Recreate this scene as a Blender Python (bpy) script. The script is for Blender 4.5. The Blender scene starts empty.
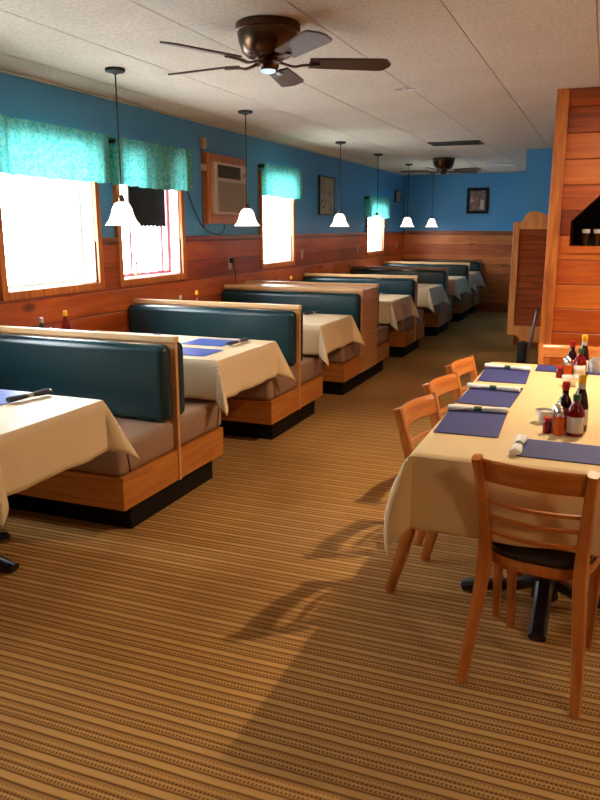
import bpy, bmesh, math, random
from mathutils import Vector, Matrix
random.seed(7)
PI = math.pi
C = bpy.context.scene.collection
S = bpy.context.scene

# ------------------------------------------------------------------ nodes
class NT:
    def __init__(s, name):
        s.m = bpy.data.materials.new(name); s.m.use_nodes = True
        s.t = s.m.node_tree; s.n = s.t.nodes; s.l = s.t.links; s.n.clear()
        s.out = s.n.new('ShaderNodeOutputMaterial')
    def set(s, sock, v):
        if isinstance(v, bpy.types.NodeSocket): s.l.new(v, sock)
        elif v is not None:
            try: sock.default_value = v
            except Exception: sock.default_value = tuple(v) + (1,)
    def math(s, op, a, b=None, c=None, clamp=False):
        n = s.n.new('ShaderNodeMath'); n.operation = op; n.use_clamp = clamp
        s.set(n.inputs[0], a)
        if b is not None: s.set(n.inputs[1], b)
        if c is not None: s.set(n.inputs[2], c)
        return n.outputs[0]
    def obj(s):
        return s.n.new('ShaderNodeTexCoord').outputs['Object']
    def sep(s, v):
        n = s.n.new('ShaderNodeSeparateXYZ'); s.l.new(v, n.inputs[0]); return n.outputs
    def comb(s, x, y, z):
        n = s.n.new('ShaderNodeCombineXYZ')
        for i, v in enumerate((x, y, z)): s.set(n.inputs[i], v)
        return n.outputs[0]
    def noise(s, v, scale, detail=3, rough=.5, dist=0):
        n = s.n.new('ShaderNodeTexNoise'); s.l.new(v, n.inputs['Vector'])
        n.inputs['Scale'].default_value = scale; n.inputs['Detail'].default_value = detail
        n.inputs['Roughness'].default_value = rough; n.inputs['Distortion'].default_value = dist
        return n.outputs['Fac']
    def white(s, v):
        n = s.n.new('ShaderNodeTexWhiteNoise'); n.noise_dimensions = '3D'; s.l.new(v, n.inputs['Vector'])
        return n.outputs['Value']
    def mix(s, f, a, b, mode='MIX'):
        n = s.n.new('ShaderNodeMix'); n.data_type = 'RGBA'; n.blend_type = mode
        s.set(n.inputs['Factor'], f)
        for k, v in (('A', a), ('B', b)):
            sock = [i for i in n.inputs if i.name == k and i.type == 'RGBA'][0]
            if isinstance(v, bpy.types.NodeSocket): s.l.new(v, sock)
            else: sock.default_value = tuple(v) + ((1,) if len(v) == 3 else ())
        return [o for o in n.outputs if o.type == 'RGBA'][0]
    def ramp(s, f, stops):
        n = s.n.new('ShaderNodeValToRGB'); s.l.new(f, n.inputs[0]); e = n.color_ramp.elements
        while len(e) < len(stops): e.new(.5)
        for i, (p, c) in enumerate(stops):
            e[i].position = p; e[i].color = tuple(c) + (1,) if len(c) == 3 else c
        return n.outputs[0]
    def bump(s, h, strength=.3, dist=.01):
        n = s.n.new('ShaderNodeBump'); s.l.new(h, n.inputs['Height'])
        n.inputs['Strength'].default_value = strength; n.inputs['Distance'].default_value = dist
        return n.outputs[0]
    def pbr(s, col, rough=.5, metal=0, normal=None, spec=.5, **kw):
        n = s.n.new('ShaderNodeBsdfPrincipled')
        s.set(n.inputs['Base Color'], col if isinstance(col, bpy.types.NodeSocket) else tuple(col) + (1,))
        s.set(n.inputs['Roughness'], rough); n.inputs['Metallic'].default_value = metal
        n.inputs['Specular IOR Level'].default_value = spec
        if normal is not None: s.l.new(normal, n.inputs['Normal'])
        for k, v in kw.items(): s.set(n.inputs[k], v)
        s.l.new(n.outputs[0], s.out.inputs[0]); return n

def hexc(r, g, b):   # sRGB 0-255 -> linear
    def f(c):
        c /= 255.0
        return c / 12.92 if c <= .04045 else ((c + .055) / 1.055) ** 2.4
    return (f(r), f(g), f(b))

def plain(name, rgb, rough=.5, metal=0, var=.08, scale=30, bumpk=0, spec=.5, **kw):
    t = NT(name); o = t.obj(); nz = t.noise(o, scale, 3)
    dark = tuple(c * (1 - var) for c in rgb); lite = tuple(min(1, c * (1 + var)) for c in rgb)
    col = t.mix(nz, dark, lite)
    t.pbr(col, rough, metal, t.bump(nz, bumpk, .004) if bumpk else None, spec, **kw)
    return t.m

def pine(name, c1, c2, c3, plank=.18, knots=True, rough=.32, off=0.0, per=1.0):
    # horizontal tongue-and-groove boards running along x+y, stacked in z
    t = NT(name); o = t.obj(); x, y, z = t.sep(o)
    zz = t.math('ADD', z, off); q = t.math('DIVIDE', zz, plank); idx = t.math('FLOOR', q); fr = t.math('FRACT', q)
    u = t.math('ADD', x, y)
    rnd = t.white(t.comb(idx, 3.7, 1.3)); rnd2 = t.white(t.comb(idx, 9.1, 5.3))
    us = t.math('ADD', u, t.math('MULTIPLY', rnd, 17.0))
    gv = t.comb(t.math('MULTIPLY', us, 1.6), t.math('MULTIPLY', zz, 26.0), t.math('MULTIPLY', rnd2, 9))
    g = t.noise(gv, 1.0, 5, .6, .6)
    g2 = t.noise(t.comb(t.math('MULTIPLY', us, 5), t.math('MULTIPLY', zz, 120.0), 0), 1.0, 2)
    blot = t.noise(t.comb(t.math('MULTIPLY', us, 2.2), t.math('MULTIPLY', zz, 5.0), 4), 1.0, 2)
    f = t.math('ADD', t.math('MULTIPLY', g, .75), t.math('MULTIPLY', g2, .2))
    f = t.math('ADD', f, t.math('MULTIPLY', t.math('SUBTRACT', rnd, .5), .5 * per))
    f = t.math('ADD', f, t.math('MULTIPLY', t.math('SUBTRACT', blot, .5), .5))
    col = t.ramp(f, [(.15, c1), (.5, c2), (.85, c3)])
    if knots:
        vn = t.n.new('ShaderNodeTexVoronoi'); vn.inputs['Scale'].default_value = 1
        kv = t.comb(t.math('MULTIPLY', us, 2.6), t.math('MULTIPLY', zz, 5.0), 0)
        t.l.new(kv, vn.inputs['Vector'])
        d = vn.outputs['Distance']
        k = t.math('SUBTRACT', 1, t.math('DIVIDE', d, .2), clamp=True)
        sel = t.math('GREATER_THAN', t.sep(vn.outputs['Color'])[0], .4)
        k = t.math('MULTIPLY', t.math('POWER', k, .6), sel)
        col = t.mix(k, col, tuple(c * .22 for c in c1))
    gro = t.math('MINIMUM', fr, t.math('SUBTRACT', 1, fr))
    gm = t.math('SUBTRACT', 1, t.math('DIVIDE', gro, .035), clamp=True)
    col = t.mix(t.math('MULTIPLY', gm, .75), col, tuple(c * .18 for c in c1))
    h = t.math('SUBTRACT', t.math('MULTIPLY', g, .15), gm)
    t.pbr(col, t.math('ADD', rough, t.math('MULTIPLY', g, .12)), 0, t.bump(h, .6, .006))
    return t.m

def wood(name, c1, c2, rough=.35, sc=(3, 3, 30), spec=.5):
    t = NT(name); x, y, z = t.sep(t.obj())
    v = t.comb(t.math('MULTIPLY', x, sc[0]), t.math('MULTIPLY', y, sc[1]), t.math('MULTIPLY', z, sc[2]))
    g = t.noise(v, 1.0, 5, .6, .8)
    col = t.ramp(g, [(.3, c1), (.7, c2)])
    t.pbr(col, rough, 0, t.bump(g, .08, .003), spec); return t.m

M = {}
M['pine_wall'] = pine('pine_wall', hexc(92, 32, 8), hexc(150, 60, 18), hexc(192, 94, 34), .175, off=.02)
M['pine_far'] = pine('pine_far', hexc(118, 50, 14), hexc(170, 84, 30), hexc(206, 122, 52), .175, off=.02)
M['pine_pillar'] = pine('pine_pillar', hexc(120, 42, 8), hexc(176, 76, 18), hexc(206, 110, 36), .177, off=-.03)
M['pine_trim'] = wood('pine_trim', hexc(150, 74, 24), hexc(206, 124, 54), .35, (20, 20, 2.5))
M['pine_trim_dark'] = wood('pine_trim_dark', hexc(112, 44, 14), hexc(156, 74, 26), .35, (3, 3, 20))
M['oak_panel'] = wood('oak_panel', hexc(164, 92, 36), hexc(200, 128, 58), .4, (2, 2, 30))
M['oak_side'] = wood('oak_side', hexc(186, 126, 72), hexc(214, 158, 102), .4, (2, 2, 20))
M['cap'] = wood('cap_laminate', hexc(206, 160, 108), hexc(226, 186, 136), .4, (2, 20, 20))
M['cap_dark'] = wood('cap_dark', hexc(110, 62, 32), hexc(140, 84, 46), .45, (2, 60, 60))
M['chair'] = wood('chair_wood', hexc(172, 94, 38), hexc(204, 126, 62), .3, (14, 14, 3))
M['chair_rail'] = wood('chair_rail_wood', hexc(178, 98, 40), hexc(212, 134, 68), .28, (3, 3, 40))
M['door_frame'] = wood('door_frame_wood', hexc(176, 110, 52), hexc(214, 150, 84), .35, (20, 20, 2.5))
M['saloon'] = wood('saloon_wood', hexc(110, 44, 14), hexc(160, 74, 26), .35, (2, 2, 30))
M['kick'] = plain('black_kick', (.004, .004, .005), .6, var=.2, spec=.25)
M['vinyl'] = plain('green_vinyl', hexc(4, 46, 54), .27, var=.12, scale=6, bumpk=.06)
M['vinyl_shaded'] = plain('shaded_vinyl', hexc(10, 36, 40), .3, var=.12, scale=6, bumpk=.06)  # same green vinyl, far-end shade painted into the colour
M['taupe'] = plain('taupe_vinyl', hexc(148, 116, 96), .5, var=.08, scale=9, bumpk=.08)
M['piping'] = plain('piping', hexc(70, 50, 40), .5)
M['black'] = plain('black_metal', (.008, .009, .012), .35, var=.2, bumpk=.05)
M['seat'] = plain('black_seat_vinyl', (.01, .01, .011), .45, var=.2, bumpk=.05)
M['bronze'] = plain('bronze', hexc(90, 66, 50), .3, 1.0, var=.15, scale=6)
M['blade'] = wood('blade_wood', hexc(58, 38, 30), hexc(84, 58, 46), .4, (8, 8, 8))
M['chrome'] = plain('chrome', (.8, .8, .8), .15, 1.0, var=.03)
M['steel'] = plain('grey_steel', hexc(130, 134, 142), .3, .8, var=.06)
M['white'] = plain('white_ceramic', (.8, .8, .79), .2, var=.02)
M['napkin'] = plain('white_napkin', (.78, .78, .80), .85, var=.04, scale=60, bumpk=.3)
M['band'] = plain('green_band', hexc(10, 74, 62), .5)
M['dark_napkin'] = plain('dark_napkin', hexc(40, 40, 52), .7, var=.2, bumpk=.3)
M['grey_napkin'] = plain('grey_napkin', hexc(190, 178, 170), .7, var=.1, bumpk=.3)
M['mat'] = plain('navy_placemat', hexc(48, 52, 116), .7, var=.08, scale=200, bumpk=.1)
M['mat_blue'] = plain('blue_placemat', hexc(60, 92, 180), .32, var=.06, scale=200, bumpk=.1)
M['red'] = plain('red_plastic', hexc(190, 24, 18), .3)
M['green'] = plain('green_plastic', hexc(16, 90, 56), .3)
M['yellow'] = plain('yellow_plastic', hexc(240, 180, 30), .35)
M['label'] = plain('paper_label', hexc(214, 206, 200), .6)
M['redlabel'] = plain('red_label', hexc(180, 30, 30), .5)
M['ketchup'] = plain('ketchup', hexc(120, 10, 12), .12, var=.1)
M['brownsauce'] = plain('brown_sauce', hexc(44, 14, 12), .12, var=.1)
M['hotsauce'] = plain('hot_sauce', hexc(206, 84, 20), .15, var=.1)
M['pepper'] = plain('pepper', hexc(70, 40, 30), .4, var=.5, scale=300)
M['salt'] = plain('salt', hexc(210, 200, 190), .5)
M['ac'] = plain('ac_plastic', hexc(200, 180, 158), .5, var=.04)
M['ac_grille'] = plain('ac_grille', hexc(164, 146, 124), .6, var=.1)
M['ac_dark'] = plain('ac_dark_grille', hexc(84, 70, 58), .6, var=.1)
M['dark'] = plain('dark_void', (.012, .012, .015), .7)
M['plate'] = plain('ivory_plate', hexc(190, 160, 130), .4)
M['vent'] = plain('vent_metal', hexc(60, 62, 66), .5, .3)
M['red_sash'] = plain('red_sash', hexc(190, 100, 110), .5)
M['white_jamb'] = plain('white_jamb', (.86, .86, .84), .5, var=.02)
M['white_sash'] = plain('white_sash', hexc(225, 220, 215), .4)
M['glass_rack'] = plain('bottle_brown', hexc(60, 36, 16), .2)

def ceiling_mat():
    t = NT('ceiling_tile'); o = t.obj(); x, y, z = t.sep(o)
    n1 = t.noise(o, 42, 5, .75); n2 = t.noise(o, 2.2, 3)
    def seam(v, off, per, w):
        q = t.math('FRACT', t.math('DIVIDE', t.math('ADD', v, off), per))
        d = t.math('MULTIPLY', t.math('MINIMUM', q, t.math('SUBTRACT', 1, q)), per)
        return t.math('SUBTRACT', 1, t.math('DIVIDE', d, w), clamp=True)
    s1 = seam(x, 6.94, .62, .007); s2 = t.math('MULTIPLY', seam(y, .2, 1.22, .005), .3)
    rows = t.math('FLOOR', t.math('DIVIDE', t.math('ADD', y, .2), 1.22))
    s1 = t.math('MULTIPLY', s1, t.math('ADD', .55, t.math('MULTIPLY', t.white(t.comb(rows, t.math('FLOOR', t.math('DIVIDE', x, .62)), 2)), .45)))
    s = t.math('MAXIMUM', s1, s2)
    base = t.mix(t.math('ADD', t.math('MULTIPLY', t.math('SUBTRACT', n1, .35), 1.3), t.math('MULTIPLY', n2, .3), clamp=True), hexc(180, 170, 154), hexc(248, 238, 220))
    col = t.mix(t.math('MULTIPLY', s, .42), base, hexc(96, 86, 78))
    h = t.math('SUBTRACT', t.math('MULTIPLY', n1, .4), s)
    t.pbr(col, .85, 0, t.bump(h, .8, .012), .2); return t.m
M['ceiling'] = ceiling_mat()

def wall_mat():
    t = NT('blue_paint'); o = t.obj(); n1 = t.noise(o, 90, 3); n2 = t.noise(o, 1.5, 2)
    col = t.mix(n2, hexc(76, 146, 196), hexc(88, 158, 206))
    t.pbr(col, .5, 0, t.bump(n1, .15, .003), .35); return t.m
M['blue'] = wall_mat()
M['beige'] = plain('beige_paint', hexc(190, 160, 124), .7, var=.04, scale=4)

def carpet_mat():
    t = NT('carpet'); o = t.obj(); x, y, z = t.sep(o)
    w = t.noise(o, 5, 2)
    yy = t.math('ADD', t.math('ADD', y, 30.0), t.math('MULTIPLY', t.math('SUBTRACT', w, .5), .006))
    P = .0975
    f = t.math('FRACT', t.math('DIVIDE', yy, P))
    tan = hexc(214, 166, 100); tan2 = hexc(184, 134, 74); dk = hexc(92, 56, 28); mid = hexc(152, 106, 56)
    col = t.ramp(f, [(0, tan), (.06, dk), (.12, tan2), (.3, tan), (.36, mid), (.44, tan2), (.52, tan), (.66, tan2), (.74, dk), (.80, tan), (.9, tan)])
    # dotted rows: small dark dashes across x
    def dots(lo, hi, per, sh, amt):
        a = t.math('MULTIPLY', t.math('GREATER_THAN', f, lo), t.math('LESS_THAN', f, hi))
        b = t.math('LESS_THAN', t.math('FRACT', t.math('DIVIDE', t.math('ADD', x, sh + 50), per)), .55)
        return t.math('MULTIPLY', t.math('MULTIPLY', a, b), amt)
    d = t.math('MAXIMUM', dots(.15, .25, .0125, 0, .75), dots(.33, .42, .0125, .006, .8))
    d = t.math('MAXIMUM', d, dots(.53, .62, .0125, .003, .4))
    col = t.mix(d, col, dk)
    fine = t.noise(t.comb(t.math('MULTIPLY', x, 1.0), t.math('MULTIPLY', y, 1.0), 0), 350, 2)
    col = t.mix(t.math('MULTIPLY', t.math('SUBTRACT', fine, .3), .5, clamp=True), col, mid)
    # soil and wear down the walkway
    wear = t.noise(t.comb(t.math('MULTIPLY', x, .9), t.math('MULTIPLY', y, .55), 2), 1.2, 3)
    wf = t.math('MULTIPLY', t.math('SUBTRACT', wear, .42, clamp=True), 1.6, clamp=True)
    col = t.mix(wf, col, hexc(110, 66, 38))
    fib = t.noise(o, 700, 2)
    h = t.math('ADD', t.math('MULTIPLY', fib, .5), t.math('MULTIPLY', t.math('SINE', t.math('MULTIPLY', f, 18.85)), .25))
    t.pbr(col, .95, 0, t.bump(h, .5, .006), .1); return t.m
M['carpet'] = carpet_mat()

def cloth_mat(name, c, rough=.7, sc=900):
    t = NT(name); o = t.obj(); n = t.noise(o, sc, 2); n2 = t.noise(o, 3, 3)
    col = t.mix(n2, tuple(k * .94 for k in c), c)
    t.pbr(col, rough, 0, t.bump(t.math('ADD', t.math('MULTIPLY', n, .3), n2), .25, .01), .4)
    return t.m
M['cloth'] = cloth_mat('cream_cloth', hexc(228, 204, 166), .42)
M['cloth_r'] = cloth_mat('warm_lit_cloth', hexc(226, 196, 146))  # cream cloth with the lamp's warm light put into its tone

def valance_mat():
    t = NT('valance'); o = t.obj(); x, y, z = t.sep(o)
    n = t.noise(o, 46, 4, .6, .8)
    col = t.ramp(n, [(.35, hexc(50, 128, 120)), (.5, hexc(96, 176, 162)), (.6, hexc(140, 184, 140)), (.7, hexc(90, 168, 160))])
    d = t.n.new('ShaderNodeBsdfDiffuse'); tr = t.n.new('ShaderNodeBsdfTranslucent')
    t.l.new(col, d.inputs[0]); t.set(tr.inputs[0], t.mix(.55, col, hexc(90, 206, 208)))
    m = t.n.new('ShaderNodeMixShader'); m.inputs[0].default_value = .28
    t.l.new(d.outputs[0], m.inputs[1]); t.l.new(tr.outputs[0], m.inputs[2]); t.l.new(m.outputs[0], t.out.inputs[0])
    return t.m
M['valance'] = valance_mat()

def glass_mat():
    t = NT('window_glass')
    a = t.n.new('ShaderNodeBsdfTransparent'); b = t.n.new('ShaderNodeBsdfGlossy'); b.inputs['Roughness'].default_value = .02
    fr = t.n.new('ShaderNodeLayerWeight')
    m = t.n.new('ShaderNodeMixShader'); t.l.new(t.math('ADD', .02, t.math('MULTIPLY', t.math('POWER', fr.outputs['Facing'], 5.0), .5)), m.inputs[0])
    t.l.new(a.outputs[0], m.inputs[1]); t.l.new(b.outputs[0], m.inputs[2]); t.l.new(m.outputs[0], t.out.inputs[0])
    return t.m
M['glass'] = glass_mat()

def shade_mat():
    t = NT('lamp_shade_glass'); e = t.n.new('ShaderNodeEmission'); e.inputs[0].default_value = (1, .82, .66, 1); e.inputs[1].default_value = 2.6
    d = t.n.new('ShaderNodeBsdfPrincipled'); d.inputs['Base Color'].default_value = (.85, .8, .75, 1); d.inputs['Roughness'].default_value = .3
    a = t.n.new('ShaderNodeAddShader'); t.l.new(e.outputs[0], a.inputs[0]); t.l.new(d.outputs[0], a.inputs[1]); t.l.new(a.outputs[0], t.out.inputs[0])
    return t.m
M['shade'] = shade_mat()
def emit(name, c, k):
    t = NT(name); e = t.n.new('ShaderNodeEmission'); e.inputs[0].default_value = tuple(c) + (1,); e.inputs[1].default_value = k
    t.l.new(e.outputs[0], t.out.inputs[0]); return t.m
M['lens'] = emit('lamp_lens', (.75, .9, 1), 1.4)
M['bulb'] = emit('warm_diffuser', (1, .75, .45), 1.5)

def poster_mat(name, cols, sc, rough=.4):
    t = NT(name); o = t.obj(); n = t.noise(o, sc, 2, .5, .5)
    k = len(cols); st = [(.3 + .4 * i / (k - 1), c) for i, c in enumerate(cols)]
    t.pbr(t.ramp(n, st), rough); return t.m
M['poster'] = poster_mat('poster_art', [hexc(60, 70, 80), hexc(150, 130, 96), hexc(186, 166, 120), hexc(90, 50, 40)], 9)
M['photo'] = poster_mat('photo_art', [hexc(40, 40, 40), hexc(120, 120, 116), hexc(130, 50, 24), hexc(200, 190, 180)], 14)

# ------------------------------------------------------------------ mesh helpers
def nb(): return bmesh.new()
def box(bm, x0, x1, y0, y1, z0, z1, bev=0, seg=2):
    r = bmesh.ops.create_cube(bm, size=1)
    for v in r['verts']:
        v.co = Vector(((x0 + x1) / 2 + v.co.x * (x1 - x0), (y0 + y1) / 2 + v.co.y * (y1 - y0), (z0 + z1) / 2 + v.co.z * (z1 - z0)))
    if bev:
        es = list({e for v in r['verts'] for e in v.link_edges})
        bmesh.ops.bevel(bm, geom=es, offset=bev, segments=seg, affect='EDGES', profile=.5)
    return bm
def lathe(bm, prof, seg=20, c=(0, 0, 0), cap=True, sy=1.0):
    rings = []
    for r, z in prof:
        rings.append([bm.verts.new((c[0] + r * math.cos(2 * PI * i / seg), c[1] + sy * r * math.sin(2 * PI * i / seg), c[2] + z)) for i in range(seg)])
    for a, b in zip(rings, rings[1:]):
        for i in range(seg): bm.faces.new((a[i], a[(i + 1) % seg], b[(i + 1) % seg], b[i]))
    if cap:
        bm.faces.new(rings[0][::-1]); bm.faces.new(rings[-1])
    return bm
def sweep(bm, path, w, d, side=(1, 0, 0), n=10, power=3.0, ws=None):
    # superellipse section w (along side) x d (perpendicular), swept on a path
    side = Vector(side).normalized(); P = [Vector(p) for p in path]; rings = []
    for i, p in enumerate(P):
        t = (P[min(i + 1, len(P) - 1)] - P[max(i - 1, 0)]).normalized()
        s = (side - t * side.dot(t)).normalized(); o = t.cross(s)
        k = ws[i] if ws else 1
        ring = []
        for j in range(n):
            a = 2 * PI * (j + .5) / n; ca, sa = math.cos(a), math.sin(a)
            q = (abs(ca) ** power + abs(sa) ** power) ** (-1 / power)
            ring.append(bm.verts.new(p + s * (ca * q * w / 2 * k) + o * (sa * q * d / 2 * k)))
        rings.append(ring)
    for a, b in zip(rings, rings[1:]):
        for i in range(n): bm.faces.new((a[i], a[(i + 1) % n], b[(i + 1) % n], b[i]))
    bm.faces.new(rings[0][::-1]); bm.faces.new(rings[-1]); return bm
def tube(bm, path, r, n=8):
    P = [Vector(p) for p in path]; t = (P[-1] - P[0]).normalized()
    s = Vector((1, 0, 0)) if abs(t.x) < .7 else Vector((0, 1, 0))
    return sweep(bm, path, 2 * r, 2 * r, s, n, 2.0)
def prism(bm, pts, axis, a, b):
    # extrude a 2-D outline; axis 'y': pts are (x,z); 'x': pts are (y,z); 'z': (x,y)
    def mk(p, q): return {'y': (p[0], q, p[1]), 'x': (q, p[0], p[1]), 'z': (p[0], p[1], q)}[axis]
    A = [bm.verts.new(mk(p, a)) for p in pts]; B = [bm.verts.new(mk(p, b)) for p in pts]; n = len(pts)
    for i in range(n): bm.faces.new((A[i], A[(i + 1) % n], B[(i + 1) % n], B[i]))
    bm.faces.new(A[::-1]); bm.faces.new(B); return bm
def spline(pts, n=6):
    P = [Vector(p) for p in pts]; out = []
    for i in range(len(P) - 1):
        p0 = P[max(i - 1, 0)]; p1 = P[i]; p2 = P[i + 1]; p3 = P[min(i + 2, len(P) - 1)]
        for k in range(n):
            t = k / n
            out.append(.5 * ((2 * p1) + (p2 - p0) * t + (2 * p0 - 5 * p1 + 4 * p2 - p3) * t * t + (3 * p1 - p0 - 3 * p2 + p3) * t ** 3))
    out.append(P[-1]); return out
def obj(name, bm, mat, parent=None, smooth=False, loc=None):
    bmesh.ops.recalc_face_normals(bm, faces=bm.faces)
    me = bpy.data.meshes.new(name); bm.to_mesh(me); bm.free()
    me.materials.append(mat)
    if smooth:
        me.polygons.foreach_set('use_smooth', [True] * len(me.polygons))
        try: me.set_sharp_from_angle(angle=math.radians(40))
        except Exception: pass
    o = bpy.data.objects.new(name, me); C.objects.link(o)
    if parent: o.parent = parent
    if loc: o.location = loc
    return o
def tag(o, label, cat, group=None, kind=None):
    if label: o['label'] = label
    if cat: o['category'] = cat
    if group: o['group'] = group
    if kind: o['kind'] = kind
    return o
def thing(name, label, cat, loc=(0, 0, 0), rz=0, group=None):
    o = bpy.data.objects.new(name, None); C.objects.link(o); o.empty_display_size = .1
    o.location = loc; o.rotation_euler = (0, 0, rz)
    return tag(o, label, cat, group)
def struct(name, bm, mat, parent=None, smooth=False):
    o = obj(name, bm, mat, parent, smooth)
    if not parent: o['kind'] = 'structure'
    return o
def sroot(name):
    o = bpy.data.objects.new(name, None); C.objects.link(o); o['kind'] = 'structure'; return o
def copy_tree(src, loc, rz=0, label=None, group=None):
    r = src.copy(); C.objects.link(r); r.location = loc; r.rotation_euler = (0, 0, rz)
    if label: r['label'] = label
    if group: r['group'] = group
    for ch in list(src.children):
        c = ch.copy(); C.objects.link(c); c.parent = r
        for g in list(ch.children):
            d = g.copy(); C.objects.link(d); d.parent = c
    return r

# ------------------------------------------------------------------ room
XL, XR, Y0, YF, ZC = -3.55, 3.0, -2.6, 14.12, 2.452
struct('floor', box(nb(), XL - .2, XR + .2, Y0 - .2, YF + .2, -.12, 0), M['carpet'])
struct('ceiling', box(nb(), XL - .2, XR + .2, Y0 - .2, YF + .2, ZC, ZC + .12), M['ceiling'])
# left wall: openings (y0,y1,z0,z1)
WIN = [(3.79, 4.75, 1.10, 2.06), (5.06, 5.98, 1.10, 2.06), (7.72, 8.60, 1.11, 2.06), (11.72, 12.66, 1.125, 1.84), (1.95, 3.0, 1.10, 2.06)]
def holed(bm, x0, x1, ya, yb, za, zb, holes):
    ys = sorted({ya, yb} | {h for H in holes for h in H[:2] if ya < h < yb})
    zs = sorted({za, zb} | {h for H in holes for h in H[2:] if za < h < zb})
    for a, b in zip(ys, ys[1:]):
        run = None
        for c, d in zip(zs, zs[1:]):
            solid = not any(H[0] <= (a + b) / 2 <= H[1] and H[2] <= (c + d) / 2 <= H[3] for H in holes)
            if solid: box(bm, x0, x1, a, b, c, d)
    return bm
wl = struct('wall_left', holed(nb(), XL - .16, XL, Y0, YF, 0, ZC, WIN), M['blue'])
struct('wainscot', holed(nb(), XL, XL + .018, Y0, YF, 0, 1.405, WIN), M['pine_wall'], wl)
b = nb()
ys = [Y0] + [v for w in sorted(WIN, key=lambda w: w[0]) for v in (w[0] - .055, w[1] + .055)] + [YF]
for a, c in zip(ys[::2], ys[1::2]): box(b, XL, XL + .032, a, c, 1.395, 1.43, .004)
struct('cap_rail', b, M['pine_trim_dark'], wl)
wb = struct('wall_far', box(nb(), XL, XR + .2, YF, YF + .16, 0, ZC), M['blue'])
struct('wainscot', box(nb(), XL, XR, YF - .018, YF, 0, 1.425), M['pine_far'], wb)
struct('cap_rail', box(nb(), XL, XR, YF - .032, YF, 1.42, 1.45, .004), M['pine_trim_dark'], wb)
wj = struct('wall_jog', box(nb(), -1.0, XR, 10.11, YF, 0, ZC), M['blue'])
struct('wainscot', box(nb(), -1.018, XR, 10.092, 10.11, 0, 1.42), M['pine_far'], wj)
struct('wall_right', box(nb(), XR, XR + .16, Y0, YF, 0, ZC), M['beige'])
struct('wall_rear', box(nb(), XL, XR, Y0 - .16, Y0, 0, ZC), M['beige'])
b = nb(); box(b, XL, XL + .02, Y0, YF, ZC - .015, ZC, .004)
struct('trim_1', b, M['ceiling'])

# pine screen wall on the right with a corner-cut opening
PY = 5.907; PX = -.404
bm = nb()
za, zb, xa = 1.372, 1.55, -.246
pts = [(xa, za), (.62, za), (.62, 2.05), (.26, 2.05), (xa, 1.548)]
box(bm, PX + .012, xa, PY, PY + .14, 0, ZC)
box(bm, xa, .62, PY, PY + .14, 0, za)
box(bm, .62, 2.0, PY, PY + .14, 0, ZC)
prism(bm, [(xa, 1.548), (.26, 2.05), (.62, 2.05), (.62, ZC), (xa, ZC)], 'y', PY, PY + .14)
wd = struct('wall_divider', bm, M['pine_pillar'])
b = nb(); box(b, PX, PX + .085, PY - .016, PY + .156, 0, ZC, .004); struct('corner_board', b, M['pine_trim'], wd)
b = nb(); box(b, PX + .085, 2.0, PY - .012, PY, ZC - .07, ZC - .002, .003); struct('top_board', b, M['pine_trim_dark'], wd)
b = nb()
w = .05
prism(b, [(xa - w, za - w), (xa, za), (xa, 1.548), (xa - w, 1.572)], 'y', PY - .02, PY + .02)
prism(b, [(xa - w, 1.572), (xa, 1.548), (.26, 2.05), (.24, 2.1)], 'y', PY - .02, PY + .02)
prism(b, [(xa - w, za - w), (.67, za - w), (.62, za), (xa, za)], 'y', PY - .02, PY + .02)
prism(b, [(.24, 2.1), (.26, 2.05), (.62, 2.05), (.67, 2.1)], 'y', PY - .02, PY + .02)
prism(b, [(.62, za), (.67, za - w), (.67, 2.1), (.62, 2.05)], 'y', PY - .02, PY + .02)
struct('opening_frame', b, M['pine_pillar'], wd)
# room behind the opening
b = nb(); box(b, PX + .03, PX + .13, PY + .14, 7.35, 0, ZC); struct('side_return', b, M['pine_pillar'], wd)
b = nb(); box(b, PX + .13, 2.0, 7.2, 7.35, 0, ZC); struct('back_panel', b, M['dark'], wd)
sh = obj('glass_shelf', box(nb(), -.27, 1.2, PY + .16, PY + .62, 1.352, 1.371, .003), M['black'])
tag(sh, 'black shelf behind the cut-corner opening in the pine wall', 'shelf')
def tumbler():
    t = thing('drinking_glass', 'left of two small glasses on the shelf inside the pine wall opening', 'glass', (0, 0, 0), 0, 'glasses in the pine wall opening')
    obj('bowl', lathe(nb(), [(.022, 0), (.024, .004), (.028, .09), (.026, .09), (.021, .01), (.001, .008)], 16, cap=False), M['glass_rack'], t, True)
    obj('rim', lathe(nb(), [(.026, .09), (.030, .092), (.030, .12), (.027, .12), (.025, .092)], 16, cap=False), M['white'], t, True)
    return t
g = tumbler(); g.location = (-.143, PY + .24, 1.371)
copy_tree(g, (-.062, PY + .24, 1.371), 0, 'right of two small glasses on the shelf inside the pine wall opening')

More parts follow.
